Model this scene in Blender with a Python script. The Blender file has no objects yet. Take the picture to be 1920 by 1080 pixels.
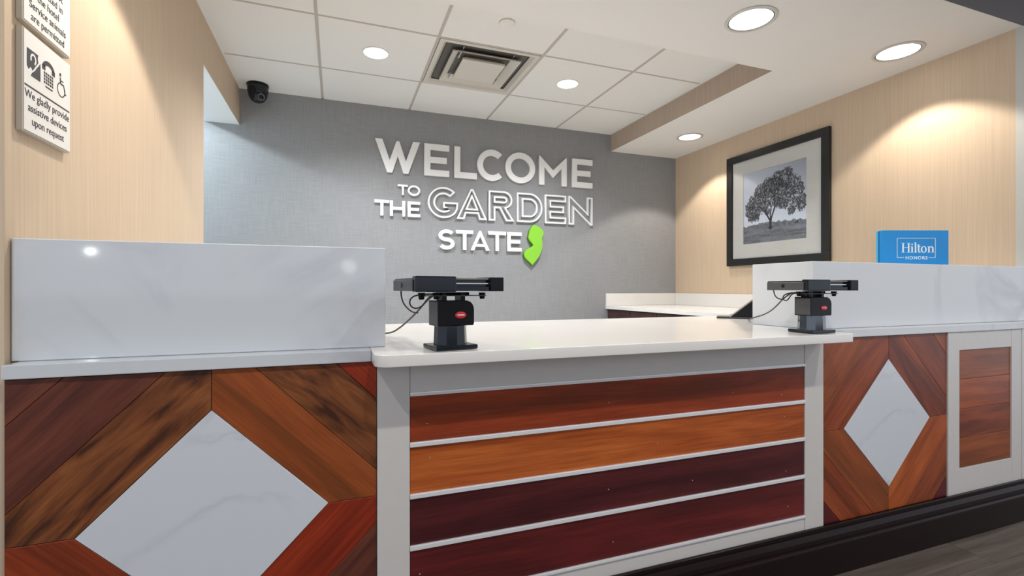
import bpy, bmesh, math, random
from mathutils import Vector, Matrix
random.seed(7)
SC = bpy.context.scene
C = SC.collection
R = math.radians
CAMZ = 1.0                                   # eye height above the lobby floor

# ------------------------------------------------------------------ camera, world, exposure
cam = bpy.data.cameras.new('camera'); cam.lens = 16.875; cam.sensor_width = 36
co = bpy.data.objects.new('camera', cam); C.objects.link(co)
co.location = (0, 0, CAMZ); co.rotation_euler = (R(90), 0, R(-20)); SC.camera = co
cam.clip_start = .02
SC.view_settings.view_transform = 'Standard'; SC.view_settings.look = 'None'
SC.view_settings.gamma = 1; SC.view_settings.use_curve_mapping = False
SC.view_settings.exposure = 0.7
w = bpy.data.worlds.new('world'); SC.world = w; w.use_nodes = True
w.node_tree.nodes['Background'].inputs[0].default_value = (.80, .88, 1.0, 1)
w.node_tree.nodes['Background'].inputs[1].default_value = 0.66
WARM = (1.0, .91, .80); COOL = (.95, .97, 1.0)
E_SOFFIT, E_TILE, E_LOBBY = 26, 78, 70

# ------------------------------------------------------------------ materials
MATS = {}
def nmat(name):
    m = bpy.data.materials.new(name); m.use_nodes = True; MATS[name] = m
    nt = m.node_tree; return m, nt, nt.nodes['Principled BSDF']
def lnk(nt, a, b): nt.links.new(a, b)
def plain(name, col, rough=.5, metal=0, spec=.5, emit=None, es=0, grain=.04, gs=60, coat=0):
    m, nt, b = nmat(name)
    tc = nt.nodes.new('ShaderNodeTexCoord'); n = nt.nodes.new('ShaderNodeTexNoise'); n.inputs['Scale'].default_value = gs
    lnk(nt, tc.outputs['Object'], n.inputs['Vector'])
    r = nt.nodes.new('ShaderNodeValToRGB')
    r.color_ramp.elements[0].color = (*[c*(1-grain) for c in col], 1); r.color_ramp.elements[1].color = (*[min(1, c*(1+grain)) for c in col], 1)
    lnk(nt, n.outputs['Fac'], r.inputs['Fac']); lnk(nt, r.outputs['Color'], b.inputs['Base Color'])
    b.inputs['Roughness'].default_value = rough; b.inputs['Metallic'].default_value = metal
    b.inputs['Specular IOR Level'].default_value = spec; b.inputs['Coat Weight'].default_value = coat
    if emit:
        b.inputs['Emission Color'].default_value = (*emit, 1); b.inputs['Emission Strength'].default_value = es
    return m
def mapping(nt, scale, coord='Object', rnd=False):
    tc = nt.nodes.new('ShaderNodeTexCoord'); mp = nt.nodes.new('ShaderNodeMapping'); mp.inputs['Scale'].default_value = scale
    lnk(nt, tc.outputs[coord], mp.inputs['Vector'])
    if rnd:
        oi = nt.nodes.new('ShaderNodeObjectInfo'); ma = nt.nodes.new('ShaderNodeMath'); ma.operation = 'MULTIPLY'; ma.inputs[1].default_value = 37.0
        lnk(nt, oi.outputs['Random'], ma.inputs[0]); cx = nt.nodes.new('ShaderNodeCombineXYZ')
        for i in range(3): lnk(nt, ma.outputs[0], cx.inputs[i])
        lnk(nt, cx.outputs[0], mp.inputs['Location'])
    return mp.outputs[0]
def wallpaper(name, a, b_, sc, sc2=None, bump=.15):
    m, nt, b = nmat(name)
    n = nt.nodes.new('ShaderNodeTexNoise'); n.inputs['Scale'].default_value = 1; n.inputs['Detail'].default_value = 3
    lnk(nt, mapping(nt, sc), n.inputs['Vector']); f = n.outputs['Fac']
    if sc2:
        n2 = nt.nodes.new('ShaderNodeTexNoise'); n2.inputs['Scale'].default_value = 1; n2.inputs['Detail'].default_value = 3
        lnk(nt, mapping(nt, sc2), n2.inputs['Vector'])
        mx = nt.nodes.new('ShaderNodeMath'); mx.operation = 'ADD'; lnk(nt, f, mx.inputs[0]); lnk(nt, n2.outputs['Fac'], mx.inputs[1])
        mh = nt.nodes.new('ShaderNodeMath'); mh.operation = 'MULTIPLY'; mh.inputs[1].default_value = .5; lnk(nt, mx.outputs[0], mh.inputs[0]); f = mh.outputs[0]
    r = nt.nodes.new('ShaderNodeValToRGB'); r.color_ramp.elements[0].position = .3; r.color_ramp.elements[1].position = .7
    r.color_ramp.elements[0].color = (*a, 1); r.color_ramp.elements[1].color = (*b_, 1)
    lnk(nt, f, r.inputs['Fac']); lnk(nt, r.outputs['Color'], b.inputs['Base Color'])
    bp = nt.nodes.new('ShaderNodeBump'); bp.inputs['Strength'].default_value = bump; bp.inputs['Distance'].default_value = .002
    lnk(nt, f, bp.inputs['Height']); lnk(nt, bp.outputs[0], b.inputs['Normal'])
    b.inputs['Roughness'].default_value = .75; b.inputs['Specular IOR Level'].default_value = .25
    return m
def quartz(name, base, vein, rough, vs=1.6, amt=1.0, seed=0, vw=.030, th=.48):
    m, nt, b = nmat(name)
    tc = nt.nodes.new('ShaderNodeTexCoord'); mp = nt.nodes.new('ShaderNodeMapping'); mp.inputs['Location'].default_value = (seed, seed*.7, seed*1.3)
    mp.inputs['Rotation'].default_value = (.3, .5, .2)
    lnk(nt, tc.outputs['Object'], mp.inputs['Vector'])
    n = nt.nodes.new('ShaderNodeTexNoise'); n.inputs['Scale'].default_value = vs; n.inputs['Detail'].default_value = 7; n.inputs['Distortion'].default_value = .7
    lnk(nt, mp.outputs[0], n.inputs['Vector'])
    s = nt.nodes.new('ShaderNodeMath'); s.operation = 'SUBTRACT'; s.inputs[1].default_value = .5; lnk(nt, n.outputs['Fac'], s.inputs[0])
    a = nt.nodes.new('ShaderNodeMath'); a.operation = 'ABSOLUTE'; lnk(nt, s.outputs[0], a.inputs[0])
    r = nt.nodes.new('ShaderNodeValToRGB'); r.color_ramp.elements[0].color = (1, 1, 1, 1); r.color_ramp.elements[0].position = 0
    r.color_ramp.elements[1].color = (0, 0, 0, 1); r.color_ramp.elements[1].position = vw
    lnk(nt, a.outputs[0], r.inputs['Fac'])
    n2 = nt.nodes.new('ShaderNodeTexNoise'); n2.inputs['Scale'].default_value = 2.3; n2.inputs['Detail'].default_value = 3; lnk(nt, mp.outputs[0], n2.inputs['Vector'])
    r2 = nt.nodes.new('ShaderNodeValToRGB'); r2.color_ramp.elements[0].position = th; r2.color_ramp.elements[1].position = .66; lnk(nt, n2.outputs['Fac'], r2.inputs['Fac'])
    mu = nt.nodes.new('ShaderNodeMath'); mu.operation = 'MULTIPLY'; lnk(nt, r.outputs['Color'], mu.inputs[0]); lnk(nt, r2.outputs['Color'], mu.inputs[1])
    mu2 = nt.nodes.new('ShaderNodeMath'); mu2.operation = 'MULTIPLY'; mu2.inputs[1].default_value = amt; lnk(nt, mu.outputs[0], mu2.inputs[0])
    mx = nt.nodes.new('ShaderNodeMix'); mx.data_type = 'RGBA'; mx.inputs[6].default_value = (*base, 1); mx.inputs[7].default_value = (*vein, 1)
    lnk(nt, mu2.outputs[0], mx.inputs[0]); lnk(nt, mx.outputs[2], b.inputs['Base Color'])
    b.inputs['Roughness'].default_value = rough; b.inputs['Specular IOR Level'].default_value = .5
    return m
def wood(name, dark, mid, light, rough=.34, fig=1.0, sx=1.6, sy=16):
    m, nt, b = nmat(name)
    v = mapping(nt, (sx, sy, sy), rnd=True)
    n = nt.nodes.new('ShaderNodeTexNoise'); n.inputs['Scale'].default_value = 1; n.inputs['Detail'].default_value = 5; n.inputs['Distortion'].default_value = 1.4*fig
    lnk(nt, v, n.inputs['Vector'])
    r = nt.nodes.new('ShaderNodeValToRGB'); e = r.color_ramp.elements
    e[0].position = .34; e[0].color = (*dark, 1); e[1].position = .66; e[1].color = (*light, 1)
    k = e.new(.5); k.color = (*mid, 1)
    lnk(nt, n.outputs['Fac'], r.inputs['Fac'])
    n2 = nt.nodes.new('ShaderNodeTexNoise'); n2.inputs['Scale'].default_value = 1; n2.inputs['Detail'].default_value = 3
    lnk(nt, mapping(nt, (8, 190, 190), rnd=True), n2.inputs['Vector'])
    mr = nt.nodes.new('ShaderNodeMapRange'); mr.inputs[3].default_value = .55; mr.inputs[4].default_value = 1.45; lnk(nt, n2.outputs['Fac'], mr.inputs[0])
    vm = nt.nodes.new('ShaderNodeVectorMath'); vm.operation = 'SCALE'; lnk(nt, r.outputs['Color'], vm.inputs[0]); lnk(nt, mr.outputs[0], vm.inputs['Scale'])
    lnk(nt, vm.outputs[0], b.inputs['Base Color'])
    b.inputs['Roughness'].default_value = rough; b.inputs['Specular IOR Level'].default_value = .35
    return m

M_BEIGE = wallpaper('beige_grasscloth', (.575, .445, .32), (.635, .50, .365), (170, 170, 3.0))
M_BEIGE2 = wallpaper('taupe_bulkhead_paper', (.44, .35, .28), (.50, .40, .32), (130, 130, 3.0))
M_GREY = wallpaper('grey_woven_paper', (.255, .26, .268), (.33, .332, .338), (150, 150, 6), (9, 9, 150))
M_TAUPE = plain('dark_taupe_paint', (.115, .10, .10), .7)
M_CEIL = plain('white_ceiling_paint', (.80, .785, .76), .8, grain=.01)
M_TILE = plain('ceiling_tile_board', (.80, .79, .765), .85, grain=.035, gs=220)
M_GRID = plain('grid_enamel', (.50, .46, .42), .6)
M_STAFF = plain('pale_bounce_floor', (.82, .80, .76), .5)  # unseen staff floor, made pale to bounce lamp light up to the ceiling
M_TRIMW = plain('corner_guard', (.55, .55, .52), .45)
M_ALC = plain('alcove_white', (.80, .83, .84), .6)
M_BASE = plain('espresso_baseboard', (.013, .0065, .0065), .22, spec=.13, grain=.2)
M_QV = quartz('quartz_veined', (.62, .635, .655), (.42, .42, .44), .10, 1.5, .5, 3.1)
M_QL = quartz('quartz_left', (.60, .63, .66), (.44, .45, .49), .06, 2.6, .8, 9.4, .06, .42)
M_QT = quartz('quartz_top', (.76, .74, .71), (.7, .68, .64), .14, 1.3, .5, 1.7)
M_QI = quartz('quartz_inlay', (.62, .65, .69), (.45, .47, .50), .18, 2.6, 1.0, 5.5, .03, .40)
M_WHITE = plain('whitewashed_laminate', (.60, .575, .55), .42, grain=.03, gs=30)
M_ALU = plain('satin_aluminium', (.84, .84, .86), .25, metal=.3)
W_OR = wood('wood_orange', (.26, .052, .010), (.37, .078, .015), (.46, .115, .024), fig=.6)
W_OR2 = wood('wood_orange_deep', (.22, .045, .010), (.32, .066, .014), (.38, .09, .020), fig=.5)
W_RB = wood('wood_redbrown', (.15, .026, .009), (.25, .038, .011), (.31, .052, .015), fig=.5)
W_DK = wood('wood_wine', (.045, .0065, .008), (.068, .010, .012), (.095, .014, .015), fig=.4)
W_DR = wood('wood_darkred', (.070, .009, .010), (.110, .012, .012), (.145, .017, .015), fig=.4)
W_FG = wood('wood_figured', (.055, .018, .009), (.17, .052, .017), (.25, .084, .026), fig=1.9, sx=3.0, sy=13)
W_PU = wood('wood_plum', (.055, .017, .013), (.105, .028, .018), (.15, .043, .025), fig=.9)
W_AM = wood('wood_amber', (.17, .045, .011), (.25, .058, .014), (.31, .078, .019), fig=.6)
W_CH = wood('wood_chestnut', (.12, .024, .008), (.23, .045, .012), (.29, .062, .017), fig=.9)
W_RD = wood('wood_red', (.16, .016, .006), (.26, .027, .008), (.32, .040, .011), fig=.6)
W_CAB = wood('wood_cabinet', (.035, .015, .013), (.05, .022, .019), (.07, .03, .025), fig=.4)
W_FLOOR = wood('floor_plank', (.085, .068, .056), (.115, .094, .080), (.15, .125, .105), rough=.45, fig=.6, sx=1.2, sy=22)
M_BLACK = plain('black_plastic', (.006, .006, .008), .30, spec=.22)
M_BLACKG = plain('gloss_black_plastic', (.004, .008, .014), .14, spec=.42)
M_SIDE = plain('grey_metal_side', (.09, .09, .095), .38, metal=.3)
M_CHROME = plain('chrome', (.72, .72, .72), .18, metal=1)
M_RED = plain('red_badge', (.75, .03, .04), .35)
M_LETTER = plain('white_letter_acrylic', (.86, .86, .85), .4, grain=.01)
M_GREEN = plain('lime_acrylic', (.25, .60, .04), .4, grain=.02)
M_GREENS = plain('dark_green_edge', (.08, .20, .02), .5)
M_LENS = plain('lamp_lens', (.9, .9, .9), .5, emit=(1, .97, .92), es=2.6, grain=.0)
M_LENS2 = plain('lamp_lens_small', (.9, .9, .9), .5, emit=(1, .98, .95), es=5, grain=.0)
M_RING = plain('lamp_ring', (.62, .60, .55), .35)
M_RINGD = plain('lamp_ring_dark', (.16, .15, .13), .4)
M_VENT = plain('vent_enamel', (.62, .59, .53), .5)
M_DARKIN = plain('vent_inside', (.13, .12, .11), .9)
M_FRAME = plain('black_picture_frame', (.012, .012, .013), .35)
M_MAT = plain('mat_board', (.80, .80, .77), .7, grain=.01)
M_SIGN = plain('sign_white', (.82, .79, .75), .5, grain=.01)
M_SIGNE = plain('sign_edge', (.50, .45, .38), .5)
M_INK = plain('sign_ink', (.05, .05, .055), .6)
M_BLUE = plain('card_blue', (.006, .26, .66), .35, grain=.03)
M_BLUEL = plain('card_blue_light', (.05, .42, .75), .35)
M_BLUED = plain('card_blue_dark', (.004, .09, .28), .5)
M_PRINTW = plain('print_white', (.85, .92, .96), .5, grain=.01)
M_CABLE = plain('cable_rubber', (.05, .045, .04), .5)
M_PEG = plain('nail_head', (.45, .35, .28), .4)

# ------------------------------------------------------------------ mesh helpers
def bx(bm, x0, x1, y0, y1, z0, z1, bev=0, seg=1):
    r = bmesh.ops.create_cube(bm, size=1)
    for v in r['verts']:
        v.co = Vector(((x0+x1)/2 + v.co.x*(x1-x0), (y0+y1)/2 + v.co.y*(y1-y0), (z0+z1)/2 + v.co.z*(z1-z0)))
    if bev: 
        ed = list({e for v in r['verts'] for e in v.link_edges})
        bmesh.ops.bevel(bm, geom=ed, offset=bev, segments=seg, affect='EDGES', profile=.6)
    return bm
def B(*a, **k): return bx(bmesh.new(), *a, **k)
def cyl(bm, c, r, h, n=32, r2=None, axis='z'):
    r2 = r if r2 is None else r2
    a = [(c[0]+r*math.cos(2*math.pi*i/n), c[1]+r*math.sin(2*math.pi*i/n)) for i in range(n)]
    g = bmesh.ops.create_cone(bm, cap_ends=True, segments=n, radius1=r, radius2=r2, depth=h)
    rot = Matrix() if axis == 'z' else (Matrix.Rotation(R(90), 4, 'X') if axis == 'y' else Matrix.Rotation(R(90), 4, 'Y'))
    bmesh.ops.transform(bm, matrix=Matrix.Translation(Vector(c)) @ rot, verts=g['verts'])
    return bm
def lathe(prof, n=40, closed=False):
    bm = bmesh.new(); rings = []
    for (r, z) in prof:
        if r < 1e-6: rings.append([bm.verts.new((0, 0, z))])
        else: rings.append([bm.verts.new((r*math.cos(2*math.pi*i/n), r*math.sin(2*math.pi*i/n), z)) for i in range(n)])
    for a, b in zip(rings, rings[1:]):
        for i in range(n):
            j = (i+1) % n
            q = [a[i % len(a)], a[j % len(a)], b[j % len(b)], b[i % len(b)]]
            u = []
            for v in q:
                if v not in u: u.append(v)
            if len(u) > 2: bm.faces.new(u)
    bmesh.ops.recalc_face_normals(bm, faces=bm.faces[:])
    return bm
def prism(pts, y0, y1, bm=None):
    """polygon in x,z extruded along y"""
    bm = bm or bmesh.new()
    a = [bm.verts.new((x, y0, z)) for x, z in pts]; b = [bm.verts.new((x, y1, z)) for x, z in pts]
    bm.faces.new(a); bm.faces.new(b[::-1]); n = len(pts)
    for i in range(n): bm.faces.new([a[i], b[i], b[(i+1) % n], a[(i+1) % n]])
    bmesh.ops.recalc_face_normals(bm, faces=bm.faces[:])
    return bm
def obj(name, bm, mat, parent=None, smooth=False, loc=None, kind=None):
    me = bpy.data.meshes.new(name); bm.to_mesh(me); bm.free(); me.materials.append(mat)
    if smooth:
        for p in me.polygons: p.use_smooth = True
        me.set_sharp_from_angle(angle=R(40))
    o = bpy.data.objects.new(name, me); C.objects.link(o)
    if parent: o.parent = parent
    if loc: o.location = loc
    if kind: o['kind'] = kind
    return o
def thing(name, label, cat, loc=(0, 0, 0), rz=0, group=None):
    o = bpy.data.objects.new(name, None); C.objects.link(o); o.location = loc; o.rotation_euler = (0, 0, rz)
    o.empty_display_size = .05; o['label'] = label; o['category'] = cat
    if group: o['group'] = group
    return o
def struct(name, bm, mat, **k): return obj(name, bm, mat, kind='structure', **k)
def tube(pts, r, name, mat, parent, res=8):
    cu = bpy.data.curves.new(name, 'CURVE'); cu.dimensions = '3D'; cu.bevel_depth = r; cu.bevel_resolution = 3; cu.resolution_u = res; cu.use_fill_caps = True
    s = cu.splines.new('NURBS'); s.points.add(len(pts)-1); s.use_endpoint_u = True; s.order_u = 4
    for p, q in zip(s.points, pts): p.co = (*q, 1)
    t = bpy.data.objects.new('tmp', cu); C.objects.link(t)
    me = bpy.data.meshes.new_from_object(t.evaluated_get(bpy.context.evaluated_depsgraph_get())); bpy.data.objects.remove(t); bpy.data.curves.remove(cu)
    me.materials.clear(); me.materials.append(mat)
    for p in me.polygons: p.use_smooth = True
    o = bpy.data.objects.new(name, me); C.objects.link(o); o.parent = parent
    return o
def flat_curve(loops, depth, bev=0):
    """filled 2D loops (x,y) -> mesh, extruded: z from -depth/2 to depth/2"""
    cu = bpy.data.curves.new('c', 'CURVE'); cu.dimensions = '2D'; cu.fill_mode = 'BOTH'; cu.extrude = depth/2
    if bev: cu.bevel_depth = bev; cu.offset = -bev
    for lp in loops:
        s = cu.splines.new('POLY'); s.points.add(len(lp)-1); s.use_cyclic_u = True
        for p, q in zip(s.points, lp): p.co = (q[0], q[1], 0, 1)
    t = bpy.data.objects.new('tmp', cu); C.objects.link(t)
    me = bpy.data.meshes.new_from_object(t.evaluated_get(bpy.context.evaluated_depsgraph_get())); bpy.data.objects.remove(t); bpy.data.curves.remove(cu)
    return me
def text_mesh(txt, size, depth=.0006, spacing=1.0, align='CENTER', offset=0.0):
    cu = bpy.data.curves.new('t', 'FONT'); cu.body = txt; cu.size = size; cu.extrude = depth/2; cu.align_x = align; cu.space_character = spacing; cu.offset = offset; cu.resolution_u = 5
    t = bpy.data.objects.new('tmp', cu); C.objects.link(t)
    me = bpy.data.meshes.new_from_object(t.evaluated_get(bpy.context.evaluated_depsgraph_get())); bpy.data.objects.remove(t); bpy.data.curves.remove(cu)
    return me
def meobj(name, me, mat, parent, mw):
    me.materials.clear(); me.materials.append(mat); me.transform(mw)
    o = bpy.data.objects.new(name, me); C.objects.link(o); o.parent = parent
    return o
def join(mes):
    bm = bmesh.new()
    for m in mes: bm.from_mesh(m)
    me = bpy.data.meshes.new('j'); bm.to_mesh(me); bm.free(); return me
def spot(loc, energy, col, half, blend=.35, radius=.05, name='lamp_light', parent=None):
    l = bpy.data.lights.new(name, 'SPOT'); l.energy = energy; l.color = col; l.spot_size = 2*half; l.spot_blend = blend; l.shadow_soft_size = radius
    o = bpy.data.objects.new(name, l); C.objects.link(o); o.location = loc
    if parent: o.parent = parent
    return o

# ------------------------------------------------------------------ room constants (metres)
XL, XR, YB = -.62, 2.95, 3.667
ZT, ZS = 2.347, 2.20          # tile ceiling, soffit
YF = 1.238                    # lobby wall face
RX, RY = 2.26, 2.0            # recess edges (x max, y min)
ZF = 0.0
ZSLAB = .851; ZLED = .823

# ------------------------------------------------------------------ structure
struct('wall_back', B(-2.2, XR+.1, YB, YB+.1, 0, 2.7), M_GREY)
bm = bmesh.new(); bx(bm, XL-.12, XL, YF, 2.745, 0, 2.6); bx(bm, XL-.20, XL, 2.745, YB, 2.106, 2.6)
struct('wall_left', bm, M_BEIGE)
struct('wall_right', B(XR, XR+.12, 1.29, YB, 0, 2.6), M_BEIGE)
struct('trim_1', B(XR-.001, XR+.12, YF, 1.29, 0, ZS), M_TRIMW)                 # right corner guard
struct('wall_lobby_left', B(-4.0, XL-.12, YF, YF+.1, 0, 3.0), M_BEIGE)
bm = bmesh.new(); bx(bm, XR+.12, 6.0, YF, YF+.1, 0, 3.0)
struct('wall_lobby_right', bm, M_BEIGE)
struct('wall_header', B(XL-.12, XR+.12, 1.262, 1.36, ZS+.001, 3.0), M_TAUPE)
struct('wall_alcove', B(-2.2, -2.1, 1.6, YB, 0, 2.6), M_ALC)
struct('wall_alcove_side', B(-2.2, XL-.12, 2.60, 2.745, 0, 2.6), M_ALC)
struct('ceiling_alcove', B(-2.2, XL-.20, 2.745, YB, 2.30, 2.31), M_ALC)
struct('trim_4', B(XL-.20, XL-.0005, 2.7455, YB-.0005, 2.1, 2.1055), M_ALC)
# soffit: front band, right band; bulkhead faces
bm = bmesh.new(); bx(bm, XL, XR, 1.265, RY, ZS, ZS+.03); bx(bm, RX, XR, RY, YB, ZS, ZS+.03)
struct('ceiling_soffit', bm, M_CEIL)
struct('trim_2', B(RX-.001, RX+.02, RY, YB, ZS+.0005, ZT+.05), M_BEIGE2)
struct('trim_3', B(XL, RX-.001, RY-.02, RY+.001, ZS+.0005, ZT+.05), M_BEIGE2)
struct('floor_staff', B(-2.1, XR, 1.53, YB, -.004, .002), M_STAFF)
# tile ceiling: backing + grid + tiles
ceil = struct('ceiling', B(XL, RX, RY, YB, ZT+.02, ZT+.04), M_DARKIN)
gx = [-.098+.61*i for i in range(4)]; gy = [1.941+.6035*i for i in range(0, 3)]
gy = [1.948, 2.551, 3.152]
TW = .0078
for x in gx:
    obj('grid_bar', B(x-TW, x+TW, RY, YB, ZT-.002, ZT+.02), M_GRID, ceil)
for y in gy[1:]:
    xs = [XL]+gx+[RX]
    for a, b in zip(xs, xs[1:]):
        obj('cross_bar', B(a+(TW if a != XL else 0), b-(TW if b != RX else 0), y-TW*.8, y+TW*.8, ZT-.001, ZT+.02), M_GRID, ceil)
obj('wall_angle', B(XL, RX, YB-.012, YB, ZT-.002, ZT+.02), M_TILE, ceil)
obj('wall_angle', B(XL, XL+.012, RY, YB-.012, ZT-.002, ZT+.02), M_TILE, ceil)
obj('wall_angle', B(RX-.012, RX, RY, YB-.012, ZT-.002, ZT+.02), M_TILE, ceil)
xs = [XL]+gx+[RX]; ys = [RY]+gy[1:]+[YB]
for i, (a, b) in enumerate(zip(xs, xs[1:])):
    for j, (c, d) in enumerate(zip(ys, ys[1:])):
        if i == 2 and j == 1: continue        # the air diffuser sits here
        a0 = a+(TW if a != XL else .012)-.006; b0 = b-(TW if b != RX else .012)+.006; c0 = c+.0035; d0 = d-.0035
        obj('ceiling_tile', B(a0, b0, c0, d0, ZT+.0005, ZT+.016, bev=.0012), M_TILE, ceil)
# floor: sub floor + planks
fl = struct('floor', B(-4, 6, -4, YB+.1, -.05, -.004), W_FLOOR)
pw, pl = .15, 1.25
protos = None
r0 = 0
y = 1.19
k = 0
while y > -.6:
    off = (k*.43) % pl
    x = -1.5-off
    while x < 4.2:
        if protos is None:
            o = obj('plank', B(-pl/2+.0008, pl/2-.0008, -pw/2+.0008, pw/2-.0008, -.004, 0, bev=.0005), W_FLOOR, fl); protos = o
        else:
            o = protos.copy(); C.objects.link(o); o.parent = fl
        o.location = (x+pl/2, y-pw/2, 0)
        x += pl
    y -= pw; k += 1
# lobby ceiling (out of view, closes the lobby above the camera)
struct('ceiling_lobby', B(-4, 6, -4, YF+.03, 3.0, 3.05), M_CEIL)
struct('wall_lobby_rear', B(-4.1, 6, -4.1, -4.0, 0, .9), M_BEIGE)

# ------------------------------------------------------------------ baseboard (front of the desk)
def baseprof(y0, y1, x0, x1):
    # profile in (y outwards, z)
    pr = [(0, .170), (.007, .170), (.009, .168), (.009, .158), (.006, .155), (.006, .151), (.008, .148), (.013, .135), (.015, .122), (.012, .118), (.012, .114),
          (.017, .111), (.019, .108), (.020, .104), (.020, .004), (.019, 0), (0, 0)]
    bm = bmesh.new()
    a = [bm.verts.new((x0, y1-p[0], p[1])) for p in pr]; b = [bm.verts.new((x1, y1-p[0], p[1])) for p in pr]
    bm.faces.new(a); bm.faces.new(b[::-1])
    for i in range(len(pr)):
        j = (i+1) % len(pr); bm.faces.new([a[i], b[i], b[j], a[j]])
    bmesh.ops.recalc_face_normals(bm, faces=bm.faces[:]); return bm
struct('baseboard_front', baseprof(0, 1.2035, -.606, XR), M_BASE)

# ------------------------------------------------------------------ desk sections
def clip(poly, nx, nz, d):
    """keep nx*x+nz*z <= d"""
    out = []
    for i in range(len(poly)):
        p, q = poly[i], poly[(i+1) % len(poly)]
        a = nx*p[0]+nz*p[1]-d; b = nx*q[0]+nz*q[1]-d
        if a <= 0: out.append(p)
        if a*b < 0:
            t = a/(a-b); out.append((p[0]+t*(q[0]-p[0]), p[1]+t*(q[1]-p[1])))
    return out
def plank(parent, poly, ang, y0, y1, mat, name='plank', label=None):
    cx = sum(p[0] for p in poly)/len(poly); cz = sum(p[1] for p in poly)/len(poly)
    ca, sa = math.cos(ang), math.sin(ang)
    # local: x along the grain, z across
    loc = [((p[0]-cx)*ca+(p[1]-cz)*sa, -(p[0]-cx)*sa+(p[1]-cz)*ca) for p in poly]
    bm = prism(loc, 0, y1-y0)
    bmesh.ops.bevel(bm, geom=[e for e in bm.edges if abs(e.verts[0].co.y) < 1e-7 and abs(e.verts[1].co.y) < 1e-7], offset=.0007, segments=1, affect='EDGES')
    o = obj(name, bm, mat, parent); o.location = (cx, y0, cz); o.rotation_euler = (0, -ang, 0)
    if label: o['label'] = label
    return o
def diamond_panel(t, xa, xb, za, zb, mats, y0, dy=.012, half=.2395, cz=.4944, step=.172):
    cx = (xa+xb)/2; g = .0006
    for sx in (-1, 1):
        for sz in (-1, 1):
            q = [(xa, cz), (cx, cz), (cx, zb), (xa, zb)] if (sx, sz) == (-1, 1) else \
                [(cx, cz), (xb, cz), (xb, zb), (cx, zb)] if (sx, sz) == (1, 1) else \
                [(xa, za), (cx, za), (cx, cz), (xa, cz)] if (sx, sz) == (-1, -1) else \
                [(cx, za), (xb, za), (xb, cz), (cx, cz)]
            # gaps on the mitre lines
            if sx < 0: q = clip(q, 1, 0, cx-g)
            else: q = clip(q, -1, 0, -(cx+g))
            if sz < 0: q = clip(q, 0, 1, cz-g)
            else: q = clip(q, 0, -1, -(cz+g))
            s = lambda d: d+sx*cx+sz*cz
            ang = math.atan2(-sx*sz, 1)      # direction of the diamond edge
            for i in range(3):
                lo, hi = half+i*step, half+(i+1)*step
                p = clip(q, -sx, -sz, -(s(lo)+g)); p = clip(p, sx, sz, s(hi)-g) if i < 2 else p
                if len(p) > 2: plank(t, p, ang, y0, y0+dy, mats[(sx, sz)][i])
    d = half-.0012
    plank(t, [(cx-d, cz), (cx, cz-d), (cx+d, cz), (cx, cz+d)], 0, y0-.001, y0+dy, M_QI, 'diamond_inlay', 'white veined stone diamond inlay')

YP = 1.2095
# left raised section
t = thing('desk_section', 'tall left desk section of diagonal red-brown wood around a large white stone diamond', 'reception desk', ((XL+.09)/2, 1.38, 0))
t.location = (0, 0, 0)
obj('carcass', B(-.605, .0885, YP+.0125, 1.50, .0, ZLED-.001), W_CAB, t)
diamond_panel(t, -.606, .0895, .168, ZLED-.002, {(-1, 1): [W_FG, W_PU, W_PU], (1, 1): [W_AM, W_FG, W_RD], (1, -1): [W_RD, W_PU, W_PU], (-1, -1): [W_RB, W_RB, W_RB]}, YP)
# right raised section
t = thing('desk_section', 'tall right desk section of diagonal orange-brown wood around a white diamond, beside the white cabinet', 'reception desk')
obj('carcass', B(1.6005, 2.2895, YP+.0125, 1.50, 0, ZLED-.001), W_CAB, t)
diamond_panel(t, 1.5990, 2.2905, .168, ZLED-.002, {(-1, 1): [W_CH, W_AM, W_AM], (1, 1): [W_CH, W_CH, W_CH], (1, -1): [W_OR, W_CH, W_DR], (-1, -1): [W_AM, W_CH, W_DR]}, YP)
PAN_R = t
# low middle section
t = thing('desk_section', 'low middle desk section with four horizontal wood boards between white posts', 'reception desk')
y0 = 1.208
obj('carcass', B(.0925, 1.596, y0+.014, 1.50, 0, ZLED-.001), W_CAB, t)
obj('post', B(.091, .169, y0-.003, y0+.02, .165, ZLED-.0005, bev=.0008), M_WHITE, t)
obj('post', B(1.5098, 1.598, y0-.003, y0+.02, .165, ZLED-.0005, bev=.0008), M_WHITE, t)
obj('top_rail', B(.170, 1.509, y0-.001, y0+.012, .738, ZLED-.0005, bev=.0006), M_WHITE, t)
obj('bottom_rail', B(.170, 1.509, y0-.001, y0+.012, .165, .2115, bev=.0006), M_WHITE, t)
edges = [.733, .6118, .4844, .3555, .2175]
for zc, hh in [(.7355, .0045), (.6100, .0058), (.4817, .0058), (.3530, .0058), (.2150, .004)]:
    obj('metal_strip', B(.1695, 1.5093, y0-.006, y0+.011, zc-hh, zc+hh, bev=.0015, seg=2), M_ALU, t)
bands = [(.6160, .7308, W_RB), (.4878, .6040, W_OR), (.3590, .4757, W_DK), (.2192, .3470, W_DR)]
for za, zb, m in bands:
    p = plank(t, [(.1697, za), (1.5092, za), (1.5092, zb), (.1697, zb)], 0, y0, y0+.012, m, 'board')
    for nx in (random.uniform(.19, .26), random.uniform(.7, .95), random.uniform(1.0, 1.3), random.uniform(1.4, 1.48)):
        if random.random() < .75:
            n = obj('nail', cyl(bmesh.new(), (0, 0, 0), .0016, .001, 10, axis='y'), M_PEG, p)
            n.location = (nx-.8395, -.0003, random.uniform(-.04, .03))
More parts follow.
